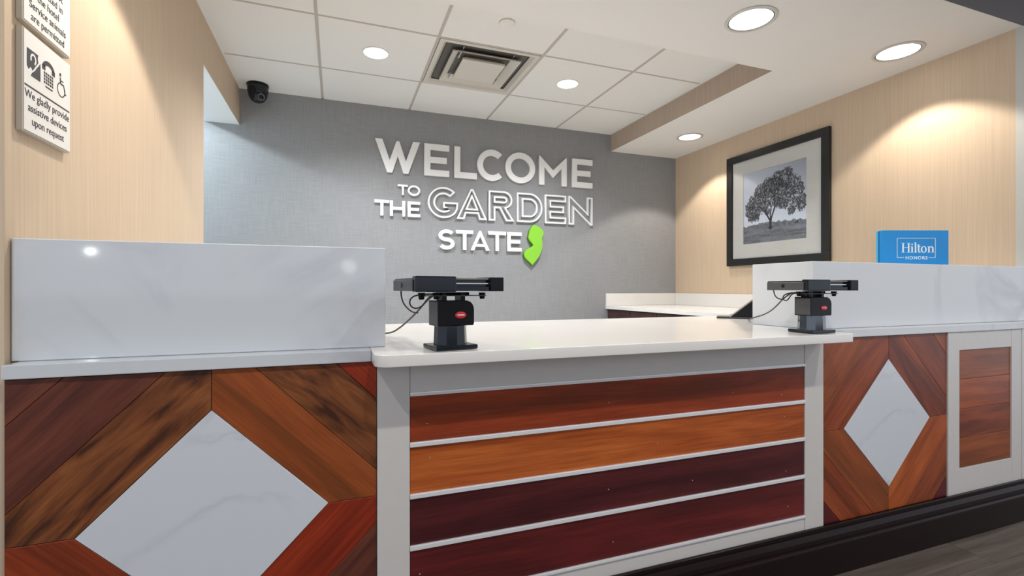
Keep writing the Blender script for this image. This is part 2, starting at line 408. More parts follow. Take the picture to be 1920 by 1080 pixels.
# far right white cabinet
t = thing('desk_cabinet', 'white framed cabinet front with four stacked wood boards beside the right wall', 'cabinet')
y1 = 1.2055
obj('carcass', B(2.305, XR-.002, y1+.012, 1.50, 0, ZLED-.001), W_CAB, t)
obj('stile', B(2.2918, 2.3635, y1-.001, y1+.012, .165, ZLED-.0005, bev=.0008), M_WHITE, t)
obj('stile', B(2.7265, 2.7965, y1-.001, y1+.012, .165, ZLED-.0005, bev=.0008), M_WHITE, t)
obj('stile', B(2.7975, XR-.002, y1-.003, y1+.012, .165, ZLED-.0005, bev=.0008), M_WHITE, t)
obj('top_rail', B(2.364, 2.726, y1, y1+.012, .7480, ZLED-.0005, bev=.0006), M_WHITE, t)
obj('bottom_rail', B(2.364, 2.726, y1, y1+.012, .165, .2685, bev=.0006), M_WHITE, t)
zz = [.2690, .3893, .5080, .6288, .7475]
for (a, b), m in zip(zip(zz, zz[1:]), [W_AM, W_CH, W_OR2, W_AM]):
    plank(t, [(2.3645, a+.0006), (2.7255, a+.0006), (2.7255, b-.0006), (2.3645, b-.0006)], 0, y1+.004, y1+.012, m, 'board')

# quartz tops
def slab_prof(bm, x0, x1, y0_, y1_, z0, z1): return bx(bm, x0, x1, y0_, y1_, z0, z1, bev=.003, seg=2)
# counter guards: box + ledge
t = thing('counter_guard', 'long raised grey-white stone counter block on the left desk section', 'counter')
obj('stone_block', B(XL+.002, .1147, 1.254, 1.52, ZSLAB+.0003, 1.101, bev=.0015), M_QL, t)
obj('ledge', B(-.6065, .0765, 1.2, 1.52, ZLED, ZSLAB, bev=.002, seg=2), M_QL, t)
t = thing('counter_guard', 'raised veined stone counter block on the right desk section under the blue display', 'counter')
obj('stone_block', B(1.607, XR-.002, 1.25, 1.52, ZSLAB+.0003, 1.0965, bev=.0015), M_QV, t)
obj('ledge', B(1.5895, XR-.002, 1.2, 1.52, ZLED, ZSLAB, bev=.002, seg=2), M_QV, t)
# low worktop with rounded front corners
def rpoly(x0, x1, ya, yb, rf, n=8):
    pts = []
    for i in range(n+1):
        a = math.pi+math.pi/2*i/n; pts.append((x0+rf+rf*math.cos(a), ya+rf+rf*math.sin(a)))
    r2 = .008
    for i in range(n+1):
        a = 1.5*math.pi+math.pi/2*i/n; pts.append((x1-r2+r2*math.cos(a), ya+r2+r2*math.sin(a)))
    return pts
pts = rpoly(.0775, 1.588, 1.092, 2.04, .035)+[(1.588, 1.522), (2.15, 1.522), (2.15, 2.04), (XL+.002, 2.04), (XL+.002, 1.522), (.0775, 1.522)]
me = flat_curve([pts], ZSLAB-ZLED-.004, bev=.002)
me.materials.clear(); me.materials.append(M_QT); me.transform(Matrix.Translation((0, 0, (ZSLAB+ZLED)/2)))
o = bpy.data.objects.new('worktop', me); C.objects.link(o); o['label'] = 'low white stone worktop over the middle desk section holding both card terminals'; o['category'] = 'countertop'
# desk support behind (staff side), keeps the worktop carried
t = thing('desk_pedestal', 'dark wood pedestal cabinet carrying the rear of the worktop on the staff side', 'cabinet')
obj('carcass', B(XL+.004, -.30, 1.54, 2.00, .0, ZLED-.001), W_CAB, t)
obj('door', B(XL+.008, -.304, 2.0, 2.018, .08, ZLED-.02, bev=.002), W_CAB, t)

# rear credenza along right wall
t = thing('credenza', 'white topped dark cabinet run along the right wall behind the desk', 'cabinet')
obj('top', B(2.204, XR-.002, 2.25, YB-.002, .818, .846, bev=.002, seg=2), M_QT, t)
obj('backsplash', B(2.204, XR-.002, YB-.022, YB-.002, .8465, .952, bev=.0015), M_QT, t)
obj('backsplash', B(XR-.022, XR-.002, 2.25, YB-.0225, .8465, .952, bev=.0015), M_QT, t)
obj('carcass', B(2.235, XR-.004, 2.27, YB-.01, 0, .8175), W_CAB, t)
for i in range(4):
    ya = 2.28+i*.343
    d = obj('door', B(2.217, 2.2345, ya+.003, ya+.34, .09, .81, bev=.002), W_CAB, t)
    obj('handle', cyl(bmesh.new(), (2.206, ya+.30, .68), .005, .11, 12), M_CHROME, d)

# ------------------------------------------------------------------ lights in soffit and tiles
def downlight(x, y, z, r, label, big=True):
    t = thing('ceiling_downlight', label, 'ceiling light', (x, y, z))
    if big:
        obj('trim_ring', lathe([(r, 0), (r, -.004), (r-.004, -.006), (r-.012, -.006), (r-.014, -.003), (r-.0145, -.0005), (r-.0145, 0)]), M_RING, t, smooth=True)
        obj('reflector_ring', lathe([(r-.0145, -.0005), (r-.0145, -.004), (r-.018, -.0045), (r-.0195, -.001), (r-.0195, 0)]), M_RINGD, t, smooth=True)
        obj('lens', lathe([(r-.0195, -.0008), (r-.04, -.006), (0, -.008)]), M_LENS, t, smooth=True)
    else:
        obj('trim_ring', lathe([(r, 0), (r, -.003), (r-.006, -.004), (r-.007, -.001), (r-.007, 0)]), M_CEIL, t, smooth=True)
        obj('lens', lathe([(r-.007, -.001), (r-.02, -.003), (0, -.0035)]), M_LENS2, t, smooth=True)
    return t
soff = [(2.675, 1.62, 'large downlight in the soffit nearest the right wall'), (1.735, 1.649, 'large downlight in the soffit at the top of the photo, left of its neighbour'),
        (2.63, 3.10, 'smaller-looking rear soffit downlight above the framed picture'), (.76, 1.63, 'soffit downlight hidden above the top edge of the view'), (-.235, 1.64, 'soffit downlight near the left wall above the hotel signs')]
for i, (x, y, l) in enumerate(soff):
    t = downlight(x, y, ZS-.0006, .108 if i != 2 else .100, l)
    spot((0, 0, -.012), E_SOFFIT*(1.2 if i == 4 else .6 if i in (1, 3) else 1), WARM, R(53.5), .22, .045, parent=t)
for x, l in ((.207, 'small recessed tile light left of the air diffuser'), (1.427, 'small recessed tile light right of the air diffuser')):
    t = downlight(x, 2.85, ZT, .073, l, False)
    spot((0, 0, -.02), E_TILE, COOL, R(73), 1.0, .06, parent=t)
for x in (-1.2, .4, 2.0, 3.6):
    t = downlight(x, -.36, 2.9995, .10, 'lobby ceiling downlight overhead in front of the '+('left wall corner' if x < -1 else 'left desk section' if x < 1 else 'right desk section' if x < 3 else 'right wall corner'))
    t['group'] = 'lobby ceiling downlights'
    spot((0, 0, -.012), E_LOBBY, (1, .97, .93), R(72), .6, .05, parent=t)
t = downlight(-1.25, 3.2, 2.2995, .08, 'cool white downlight inside the side alcove, hidden by the left wall', False)
spot((0, 0, -.02), 44, (.78, .92, 1.0), R(82), .3, .05, parent=t)

# ------------------------------------------------------------------ air diffuser
t = thing('air_diffuser', 'square stepped air diffuser set in the tiled ceiling', 'vent', (.817, 2.8515, ZT))
def frame_sq(a, b, z0, z1, bm=None):
    """square frustum skin from half-size a at z0 to half-size b at z1"""
    bm = bm or bmesh.new()
    p = [bm.verts.new((sx*a, sy*a, z0)) for sx, sy in ((-1, -1), (1, -1), (1, 1), (-1, 1))]; q = [bm.verts.new((sx*b, sy*b, z1)) for sx, sy in ((-1, -1), (1, -1), (1, 1), (-1, 1))]
    for i in range(4): bm.faces.new([p[i], p[(i+1) % 4], q[(i+1) % 4], q[i]])
    return bm
bm = frame_sq(.294, .268, -.003, -.003); frame_sq(.268, .235, -.003, .035, bm); frame_sq(.294, .294, -.003, .004, bm)
o = obj('flange', bm, M_VENT, t); o.modifiers.new('s', 'SOLIDIFY').thickness = .0015
bm = bmesh.new(); frame_sq(.246, .246, .01, .16, bm); a = [bm.verts.new((sx*.246, sy*.246, .16)) for sx, sy in ((-1, -1), (1, -1), (1, 1), (-1, 1))]; bm.faces.new(a)
obj('plenum', bm, M_DARKIN, t)
bm = frame_sq(.205, .205, -.012, -.006); frame_sq(.205, .150, -.012, .030, bm)
o = obj('outer_cone', bm, M_VENT, t); o.modifiers.new('s', 'SOLIDIFY').thickness = .002
bm = frame_sq(.130, .130, -.014, -.006); frame_sq(.130, .11, -.014, -.014, bm)
a = [bm.verts.new((sx*.11, sy*.11, -.014)) for sx, sy in ((-1, -1), (1, -1), (1, 1), (-1, 1))]; bm.faces.new(a); frame_sq(.13, .10, -.006, .02, bm)
o = obj('centre_plate', bm, M_VENT, t); o.modifiers.new('s', 'SOLIDIFY').thickness = .002
for sx in (-1, 1):
    obj('hanger', B(sx*.15-.003, sx*.15+.003, -.235, -.10, .0, .006), M_CHROME, t)
    obj('hanger', B(sx*.15-.003, sx*.15+.003, .10, .235, .0, .006), M_CHROME, t)

# sprinkler cover
t = thing('sprinkler_cover', 'small round white sprinkler cover on the ceiling tile in front of the diffuser', 'sprinkler', (.811, 2.30, ZT))
obj('cover_plate', lathe([(.040, .0004), (.040, -.004), (.037, -.006), (0, -.007)]), M_CEIL, t, smooth=True)
obj('retaining_ring', lathe([(.043, .0004), (.043, -.002), (.0402, -.002), (.0402, .0004)]), M_VENT, t, smooth=True)

# dome camera
t = thing('security_camera', 'black dome security camera on the ceiling in the back left corner', 'camera', (-.495, 3.565, ZT))
obj('mounting_base', lathe([(.066, 0), (.067, -.012), (.064, -.018), (0, -.018)]), M_BLACK, t, smooth=True)
obj('dome', lathe([(.064, -.018), (.062, -.05), (.054, -.085), (.038, -.108), (.018, -.119), (0, -.121)]), M_BLACKG, t, smooth=True)
h = obj('lens_ring', lathe([(.024, -.016), (.024, .006), (.021, .009), (.015, .009), (.014, .002), (.014, -.016)]), M_SIDE, t, smooth=True)
dr = Vector((.55, -1, -.30)).normalized(); q = dr.to_track_quat('Z', 'Y'); h.rotation_euler = q.to_euler(); h.location = Vector((0, 0, -.082))+dr*.052
g = obj('lens', lathe([(.0145, .001), (.010, .005), (0, .007)]), M_BLACKG, h, smooth=True)

# ------------------------------------------------------------------ lettering on the back wall
def arc(cx, cy, rx, ry, a0, a1, n=20): return [(cx+rx*math.cos(R(a0+(a1-a0)*i/n)), cy+ry*math.sin(R(a0+(a1-a0)*i/n))) for i in range(n+1)]
def L_E(w, h, s): m = h/2; b = s*.5; return [[(0, 0), (w, 0), (w, s), (s, s), (s, m-b), (w*.90, m-b), (w*.90, m+b), (s, m+b), (s, h-s), (w, h-s), (w, h), (0, h)]]
def L_L(w, h, s): return [[(0, 0), (w, 0), (w, s), (s, s), (s, h), (0, h)]]
def L_T(w, h, s): c = w/2; return [[(c-s/2, 0), (c+s/2, 0), (c+s/2, h-s), (w, h-s), (w, h), (0, h), (0, h-s), (c-s/2, h-s)]]
def L_H(w, h, s): m = h/2; b = s/2; return [[(0, 0), (s, 0), (s, m-b), (w-s, m-b), (w-s, 0), (w, 0), (w, h), (w-s, h), (w-s, m+b), (s, m+b), (s, h), (0, h)]]
def L_W(w, h, s):
    k = s*1.10; a = w*.32; f = s*.40; c = w/2; sl = (a-f)/h     # outer slope
    return [[(0, h), (a-f, 0), (a+f, 0), (c, h*.52), (w-a-f, 0), (w-a+f, 0), (w, h), (w-k, h), (w-a, h*.38), (c+f*.6, h*.97), (c-f*.6, h*.97), (a, h*.38), (k, h)]]
def L_M(w, h, s):
    c = w/2; f = s*.15
    return [[(0, 0), (s, 0), (s, h*.60), (c, h*.26), (w-s, h*.60), (w-s, 0), (w, 0), (w, h*.98), (w-f, h*.98), (c, h*.52), (f, h*.98), (0, h*.98)]]
def L_N(w, h, s):
    return [[(0, 0), (s, 0), (s, h*.56), (w-.35*s, -.01*h), (w, -.01*h), (w, h), (w-s, h), (w-s, h*.44), (.35*s, h*1.01), (0, h*1.01)]]
def L_O(w, h, s): return [arc(w/2, h/2, w/2, h/2, 0, 360, 47)[:-1], arc(w/2, h/2, w/2-s, h/2-s, 360, 0, 47)[:-1]]
def L_C(w, h, s):
    W = w*1.12; a = 46
    return [arc(W/2, h/2, W/2, h/2, a, 360-a, 36)+arc(W/2, h/2, W/2-s, h/2-s, 360-a, a, 36)]
def L_D(w, h, s):
    r = h/2; x = w-r*.94
    o = [(0, 0), (x*.9, 0)]+arc(x, r, r*.94, r, -86, 86, 24)+[(x*.9, h), (0, h)]
    i = [(s, s), (s, h-s), (x*.9, h-s)]+arc(x, r, r*.94-s, r-s, 86, -86, 24)+[(x*.9, s)]
    return [o, i]
def L_A(w, h, s):
    c = w/2; f = s*.18; k = s*1.15
    sl = (c-f)/h                        # outer side slope
    def ox(z): return sl*z
    def ix(z): return k+ (c-k)*z/(h*.86)
    zb, zt = h*.19, h*.19+s*.72
    o = [(0, 0), (k, 0), (ix(zb), zb), (w-ix(zb), zb), (w-k, 0), (w, 0), (c+f, h), (c-f, h)]
    i = [(ix(zt), zt), (c, h*.70), (w-ix(zt), zt)]
    return [o, i]
def L_R(w, h, s):
    bh = h*.58; r = bh/2; x = w*.92-r; cy = h-r
    o = [(0, 0), (s, 0), (s, h-bh), (w*.42, h-bh), (w-s*1.25, 0), (w, 0), (w*.68, h-bh+.012*h)]+arc(x, cy, r, r, -62, 88, 18)+[(x, h), (0, h)]
    i = [(s, h-bh+s), (s, h-s)]+arc(x, cy, r-s, r-s, 88, -88, 16)
    return [o, i]
def L_G(w, h, s):
    cx, cy, rx, ry = w*.52, h/2, w*.52, h/2; m = h*.52
    o = arc(cx, cy, rx, ry, 42, 318, 36)[:]
    bar_r = w
    o = arc(cx, cy, rx, ry, 44, 322, 36)
    last = o[-1]
    o = o+[(w*.985, cy-.20*h), (w*1.0, cy-.05*h), (w, m), (w*.50, m), (w*.50, m-s*.86), (w-s*1.0, m-s*.86)]
    o = o+arc(cx, cy, rx-s, ry-s, 322, 44, 30)
    return [o]
def L_S(w, h, s):
    # centre line swept with width s
    r = (h-s)/4; rx = (w-s)/2; cx = w/2
    top = arc(cx, h-s/2-r, rx, r, 28, 180, 14)+arc(cx, h-s/2-r, rx, r, 180, 262, 8)[1:]
    bot = arc(cx, s/2+r, rx, r, 82, 0, 8)+arc(cx, s/2+r, rx, r, 0, -152, 14)[1:]
    cl = top+bot; L_, R_ = [], []
    for i, p in enumerate(cl):
        a = cl[max(0, i-1)]; b = cl[min(len(cl)-1, i+1)]; d = Vector((b[0]-a[0], b[1]-a[1])).normalized(); n = Vector((-d.y, d.x))*s/2
        L_.append((p[0]+n.x, p[1]+n.y)); R_.append((p[0]-n.x, p[1]-n.y))
    return [L_+R_[::-1]]
GL = dict(E=L_E, L=L_L, T=L_T, H=L_H, W=L_W, M=L_M, N=L_N, O=L_O, C=L_C, D=L_D, A=L_A, R=L_R, G=L_G, S=L_S)
def area(l): return sum(l[i][0]*l[(i+1) % len(l)][1]-l[(i+1) % len(l)][0]*l[i][1] for i in range(len(l)))/2
def offset(l, d):
    n = len(l); out = []
    for i in range(n):
        a, b, c = Vector(l[i-1]), Vector(l[i]), Vector(l[(i+1) % n])
        d1 = (b-a); d2 = (c-b)
        if d1.length < 1e-7 or d2.length < 1e-7: continue
        d1.normalize(); d2.normalize(); n1 = Vector((-d1.y, d1.x)); n2 = Vector((-d2.y, d2.x))
        m = n1+n2
        if m.length < 1e-4: m = n1
        m.normalize(); k = d/max(.30, m.dot(n1)); out.append((b.x+m.x*k, b.y+m.y*k))
    return out
def dedup(l):
    o = []
    for p in l:
        if not o or (abs(p[0]-o[-1][0])+abs(p[1]-o[-1][1])) > 1e-5: o.append(p)
    return o
YL = YB
sign = thing('wall_lettering', 'raised white letters reading WELCOME TO THE GARDEN STATE on the grey wall', 'sign', (1.16, YB, 1.6))
MW = Matrix.Rotation(R(90), 4, 'X')
def letter(ch, x0, x1, z0, z1, s, outline=0, dep=.022, label=None):
    wd, h = x1-x0, z1-z0
    loops = [dedup(l) for l in GL[ch](wd, h, s)]
    if area(loops[0]) < 0: loops[0] = loops[0][::-1]
    for i in range(1, len(loops)):
        if area(loops[i]) > 0: loops[i] = loops[i][::-1]
    if outline:
        parts = [flat_curve([l, offset(l, outline)], dep) for l in loops]
        me = join(parts)
    else: me = flat_curve(loops, dep-.003, bev=.0015)
    o = meobj('letter', me, M_LETTER, sign, Matrix.Translation((x0-1.16, -dep/2-.0005, z0-1.6)) @ MW)
    if label: o['label'] = label
    return o
import os
X0 = lambda px: (lambda u: 3.65*(.34202+.93969*u)/(.93969-.34202*u))((px-960)/900)     # measured letter edges -> metres on the wall
cx4 = lambda c: X0(680+c/3.725)
for ch, a, b in zip('WELCOME', (86, 430, 640, 800, 996, 1232, 1462), (400, 604, 797, 982, 1204, 1424, 1604)):
    e = .003 if ch in 'CO' else 0
    letter(ch, cx4(a), cx4(b), 1.856-e, 2.099+e, .047)
for ch, a, b in zip('TO', (245, 314), (316, 402)): letter(ch, cx4(a), cx4(b), 1.693, 1.773, .0150)
for ch, a, b in zip('THE', (82, 190, 314), (186, 298, 402)): letter(ch, cx4(a), cx4(b), 1.534, 1.650, .0225)
for ch, a, b in zip('GARDEN', (455, 655, 880, 1077, 1272, 1437), (666, 868, 1058, 1254, 1420, 1604)):
    letter(ch, cx4(a), cx4(b), 1.538, 1.776, .055 if ch != 'N' else .052, outline=.0125, label='white letter drawn as a thin outline')
for ch, a, b in zip('STATE', (530, 652, 752, 878, 1010), (642, 772, 888, 1000, 1110)): letter(ch, cx4(a), cx4(b), 1.296, 1.452, .0285)
nj = [(420, 130), (480, 145), (545, 180), (600, 230), (625, 280), (618, 340), (590, 400), (596, 450), (604, 520), (590, 610), (568, 690), (535, 770), (480, 840), (430, 900), (400, 940),
      (370, 905), (345, 880), (300, 840), (250, 780), (232, 720), (250, 670), (290, 625), (340, 600), (390, 570), (420, 545), (400, 505), (360, 460), (330, 410), (322, 370), (340, 310), (345, 260), (370, 200)]
def wpt(px, py):
    u = (px-960)/900; v = (540-py)/900; k = 3.65/(.93969-.34202*u); return (k*(.34202+.93969*u), 1+v*k)
pl = [wpt(960+a/10.8, 410+b/10.8) for a, b in nj]
if area(pl) < 0: pl = pl[::-1]
me = flat_curve([pl], .018, bev=0)
for p in me.polygons: pass
o = meobj('state_shape', me, M_GREEN, sign, Matrix.Translation((-1.16, -.024, -1.6)) @ MW); o['label'] = 'lime green state outline shape'
me = flat_curve([[(a-.004, b-.004) for a, b in pl]], .014, bev=0)
o = meobj('backing', me, M_GREENS, sign, Matrix.Translation((-1.16, -.0075, -1.6)) @ MW)

# ------------------------------------------------------------------ framed picture on right wall
pic = thing('framed_picture', 'black framed print of a lone spreading tree on the beige right wall', 'picture', (XR, 2.595, 1.60))
pic.rotation_euler = (0, 0, R(-90))     # local +x = towards -y (photo right), local -y = into the room (-x)
hw, hh, fw = .4255, .428, .054
def stick(ax, bx_, az, bz): return B(ax, bx_, -.026, -.001, az, bz, bev=.003, seg=2)
fr = [(-hw, hw, hh-fw, hh), (-hw, hw, -hh, -hh+fw), (-hw, -hw+fw, -hh+fw, hh-fw), (hw-fw, hw, -hh+fw, hh-fw)]
for f in fr: obj('frame_rail', stick(*f), M_FRAME, pic)
# mat with window
bm = bmesh.new()
px0, px1, pz0, pz1 = -.270, .260, -.265, .272
i0 = hw-fw+.002; j0 = hh-fw+.002
for a in ((-i0, px0, -j0, j0), (px1, i0, -j0, j0), (px0, px1, pz1, j0), (px0, px1, -j0, pz0)):
    bx(bm, a[0], a[1], -.012, -.008, a[2], a[3])
obj('mat_board', bm, M_MAT, pic)
# printed photograph: flat sheet whose print is stored per vertex
N = 176
img = [[0.0]*N for _ in range(N)]
def hsh(a, b):
    v = math.sin(a*127.1+b*311.7)*43758.5453; return v-math.floor(v)
def vn(x, y):
    xi, yi = math.floor(x), math.floor(y); fx, fy = x-xi, y-yi; fx = fx*fx*(3-2*fx); fy = fy*fy*(3-2*fy)
    return (hsh(xi, yi)*(1-fx)+hsh(xi+1, yi)*fx)*(1-fy)+(hsh(xi, yi+1)*(1-fx)+hsh(xi+1, yi+1)*fx)*fy
for j in range(N):
    for i in range(N):
        u, v = i/(N-1), j/(N-1)
        hz = .175+.02*math.sin(u*3)
        if v > hz:
            s = .92-.40*abs((v-hz)/.8)**1.6*(.25+.75*u)+.08*(vn(u*3, v*7)-.5)
            if v-hz < .05+.03*vn(u*22, 1): s = .16+.16*vn(u*40, v*40)
            if v > hz+.06 and v < hz+.22: s += .10
        else:
            s = .10+.20*vn(u*5, v*46)+.09*vn(u*60, v*60)
        img[j][i] = s
def disc(x, y, r, val, prob=1, soft=.55):
    for j in range(max(0, int((y-r)*N)), min(N, int((y+r)*N)+2)):
        for i in range(max(0, int((x-r)*N)), min(N, int((x+r)*N)+2)):
            d = math.hypot(i/N-x, j/N-y)
            if d < r: img[j][i] = img[j][i]*(1-prob)+val*prob
rg = random.Random(5)
clus = [(.20, .60, .09), (.30, .72, .09), (.42, .80, .08), (.11, .53, .07), (.25, .44, .07), (.57, .86, .07), (.72, .88, .07), (.22, .50, .09), (.12, .44, .08), (.30, .62, .10), (.40, .70, .11), (.55, .76, .11), (.68, .80, .12), (.80, .74, .10), (.88, .64, .08), (.62, .66, .12), (.48, .58, .10),
        (.74, .60, .10), (.93, .50, .07), (.84, .46, .08), (.66, .48, .07), (.34, .50, .08), (.14, .36, .06), (.22, .36, .05), (.92, .42, .06), (.78, .38, .05), (.50, .68, .1), (.58, .52, .06), (.40, .42, .05)]
def branch(x, y, a, l, wd, dep):
    n = max(2, int(l*N*1.2))
    for k in range(n):
        x += math.cos(a)*l/n; y += math.sin(a)*l/n; a += rg.uniform(-.05, .05); disc(x, y, max(.0040, wd), .04)
    if dep:
        for s in (-1, 1): branch(x, y, a+s*rg.uniform(.18, .48), l*rg.uniform(.62, .85), wd*.68, dep-1)
for cx_, cy_, cr in clus:
    for _ in range(int(2300*cr)):
        a = rg.uniform(0, 6.283); r = cr*math.sqrt(rg.random())*1.12
        x, y = cx_+r*math.cos(a), cy_+r*.85*math.sin(a)-(.02 if rg.random() < .3 else 0)
        if x < .03 or x > .985: continue
        disc(x, y, rg.uniform(.005, .012), (.03+.16*rg.random()**2) if rg.random() > .22 else .42, .85)
branch(.455, .20, 1.57, .10, .020, 0); branch(.45, .28, 2.0, .15, .011, 5); branch(.46, .28, 1.25, .17, .012, 5); branch(.455, .28, 1.6, .17, .009, 4)
disc(.455, .19, .03, .05)
disc(.865, .215, .014, .02); disc(.84, .205, .012, .03)
vs, fs = [], []
for j in range(N+1):
    for i in range(N+1): vs.append((px0+(px1-px0)*i/N, -.0075, pz0+(pz1-pz0)*j/N))
for j in range(N):
    for i in range(N): a = j*(N+1)+i; fs.append((a, a+1, a+N+2, a+N+1))
me = bpy.data.meshes.new('print_sheet'); me.from_pydata(vs, [], fs)
ca = me.color_attributes.new('ink', 'FLOAT_COLOR', 'CORNER')
buf = []
for j in range(N):
    for i in range(N):
        s = max(.01, img[j][i]); c = (s*.86, s*.94, s*1.10, 1); buf.extend(c*4)
ca.data.foreach_set('color', buf)
m, nt, b = nmat('tree_print'); at = nt.nodes.new('ShaderNodeAttribute'); at.attribute_name = 'ink'; lnk(nt, at.outputs['Color'], b.inputs['Base Color']); b.inputs['Roughness'].default_value = .55
me.materials.append(m); o = bpy.data.objects.new('print_sheet', me); C.objects.link(o); o.parent = pic; o['label'] = 'black and white photograph of a tree'
g, nt, b = nmat('picture_glass'); b.inputs['Base Color'].default_value = (1, 1, 1, 1); b.inputs['Roughness'].default_value = .02; b.inputs['Transmission Weight'].default_value = 1; b.inputs['IOR'].default_value = 1.25
gl = obj('glass', B(-i0, i0, -.0165, -.0145, -j0, j0), g, pic); gl.visible_shadow = True

# ------------------------------------------------------------------ hotel signs on the left wall
def plaque(z0, z1, label, lines, icons):
    t = thing('wall_plaque', label, 'sign', (XL, 1.364, z0))
    t.rotation_euler = (0, 0, R(90))       # local +x = +y (photo right), local -y = +x into the room
    h = z1-z0; w2 = .093
    obj('plate', B(-w2, w2, -.0115, -.0006, 0, h, bev=.0008), M_SIGNE, t)
    obj('face', B(-w2+.004, w2-.0015, -.0128, -.0117, .004, h-.002), M_SIGN, t)
    def put(me, x, z, name, mat=M_INK):
        return meobj(name, me, mat, t, Matrix.Translation((x, -.0131, z)) @ MW)
    for s, z, sz in lines: put(text_mesh(s, sz), 0, z, 'text')
    if icons:
        put(flat_curve([[(-.088, -.0016), (.088, -.0016), (.088, .0016), (-.088, .0016)]], .0005), 0, .098, 'rule')
        # ear symbol: dark square with pale ear and diagonal bar
        up = [(-.024, -.014), (-.024, .027), (.010, .027)]; lo = [(.024, .014), (.024, -.027), (-.008, -.027)]
        put(flat_curve([[(-.024, -.010), (-.024, .027), (.016, .027), (.014, .020), (.016, .010), (.004, -.004), (-.004, -.014), (-.010, -.008), (-.018, -.016)]], .0005), -.056, .150, 'hearing_symbol')
        put(flat_curve([[(.024, .012), (.024, -.027), (-.010, -.027), (-.006, -.020), (.006, -.010), (.010, -.004), (.018, .004)]], .0005), -.056, .150, 'hearing_symbol')
        put(flat_curve([arc(.0, .010, .011, .012, 210, -60, 18)+arc(.0, .010, .0065, .0075, -60, 210, 18)], .0007), -.058, .150, 'symbol_ear', M_SIGN)
        # telephone keypad symbol
        ms = [flat_curve([arc(0, .012, .024, .018, 8, 172, 16)+arc(0, .012, .015, .008, 172, 8, 16)], .0005),
              flat_curve([[(-.025, .006), (-.013, .006), (-.013, .016), (-.025, .016)]], .0005), flat_curve([[(.013, .006), (.025, .006), (.025, .016), (.013, .016)]], .0005)]
        for a in range(5):
            for c_ in range(4): ms.append(flat_curve([[(-.0185+a*.0078, -.002-c_*.0068), (-.0135+a*.0078, -.002-c_*.0068), (-.0135+a*.0078, .0028-c_*.0068), (-.0185+a*.0078, .0028-c_*.0068)]], .0005))
        ms.append(flat_curve([[(-.012, -.030), (.016, -.030), (.016, -.027), (-.012, -.027)]], .0005))
        put(join(ms), .0, .150, 'telephone_symbol')
        ms = [flat_curve([arc(.0, -.008, .017, .017, 100, 380, 24)+arc(.0, -.008, .0145, .0145, 380, 100, 24)], .0005), flat_curve([arc(-.004, .026, .004, .004, 0, 360, 12)[:-1]], .0005),
              flat_curve([[(-.006, .020), (-.002, .020), (-.001, .004), (.010, .004), (.016, -.016), (.022, -.014), (.021, -.011), (.018, -.012), (.012, .0075), (-.005, .0075)]], .0005),
              flat_curve([[(-.002, .012), (.009, .012), (.009, .0145), (-.002, .0145)]], .0005)]
        put(join(ms), .052, .146, 'wheelchair_symbol')
    return t
plaque(1.325, 1.540, 'lower white hotel sign with hearing, telephone and wheelchair symbols on left wall',
       [('We gladly provide', .074, .0235), ('assistive devices', .047, .0235), ('upon request', .020, .0235)], True)
plaque(1.553, 1.770, 'upper white hotel sign about service animals, cut off by the photo top', [('Pets are not', .114, .0235), ('permitted in', .089, .0235), ('the hotel', .064, .0235), ('Service animals', .039, .0235), ('are permitted', .014, .0235)], False)

# ------------------------------------------------------------------ blue display on right counter block
FW = Vector((math.sin(R(20)), math.cos(R(20)), 0)); RG = Vector((math.cos(R(20)), -math.sin(R(20)), 0))
d = 2.015
c = FW*d+RG*((.772+.910)/2*d)
t = thing('display_block', 'bright blue display block with white framed lettering on the right stone counter', 'sign', (c.x, c.y, 1.0968), R(-20))
hw2 = .138*d/2
obj('front_panel', B(-hw2, hw2, 0, .018, 0, .1455, bev=.001), M_BLUE, t)
obj('groove', B(-hw2+.002, hw2-.002, .0182, .0245, 0, .144), M_BLUED, t)
obj('back_panel', B(-hw2, hw2, .0247, .037, 0, .1445, bev=.001), M_BLUEL, t)
def putb(me, x, z, name): return meobj(name, me, M_PRINTW, t, Matrix.Translation((x, -.0004, z)) @ MW)
def serif_text():
    ms = []; X = 0
    def rect(a, b, c_, d_): ms.append(flat_curve([[(a, c_), (b, c_), (b, d_), (a, d_)]], .0006))
    def stem(x, h, w_=.0062, s=.003, top=True):
        rect(x, x+w_, 0, h); rect(x-s, x+w_+s, 0, .0016)
        if top: rect(x-s, x+w_+(s if top == 2 else 0), h-.0016, h)
    H = .040; xh = .026
    stem(0, H, s=.0036, top=2); stem(.0235, H, s=.0036, top=2); rect(.006, .0235, .0195, .0215)
    x = .038; stem(x, xh); ms.append(flat_curve([arc(x+.003, .0345, .0034, .0034, 0, 360, 14)[:-1]], .0006))
    x = .0525; stem(x, H+.002)
    x = .0655; rect(x, x+.0058, .004, .034); rect(x-.003, x+.011, xh-.002, xh); ms.append(flat_curve([arc(x+.0065, .0055, .0065, .0055, 180, 330, 12)+arc(x+.009, .0065, .0032, .0035, 330, 180, 12)], .0006))
    x = .0900; ms.append(flat_curve([arc(x, xh/2, .0125, .0138, 0, 360, 30)[:-1], arc(x, xh/2, .0062, .0118, 360, 0, 30)[:-1]], .0006))
    x = .1085; stem(x, xh); rect(x+.0165, x+.0227, 0, .017); rect(x+.0135, x+.0257, 0, .0016)
    ms.append(flat_curve([arc(x+.0135, .0165, .0092, .0100, 0, 150, 12)+arc(x+.0115, .0150, .0050, .0075, 150, 0, 12)], .0006))
    return join(ms)
st = serif_text(); st.transform(Matrix.Translation((-.066, 0, 0)))
putb(st, .0095, .052, 'lettering')
fw_ = .0018
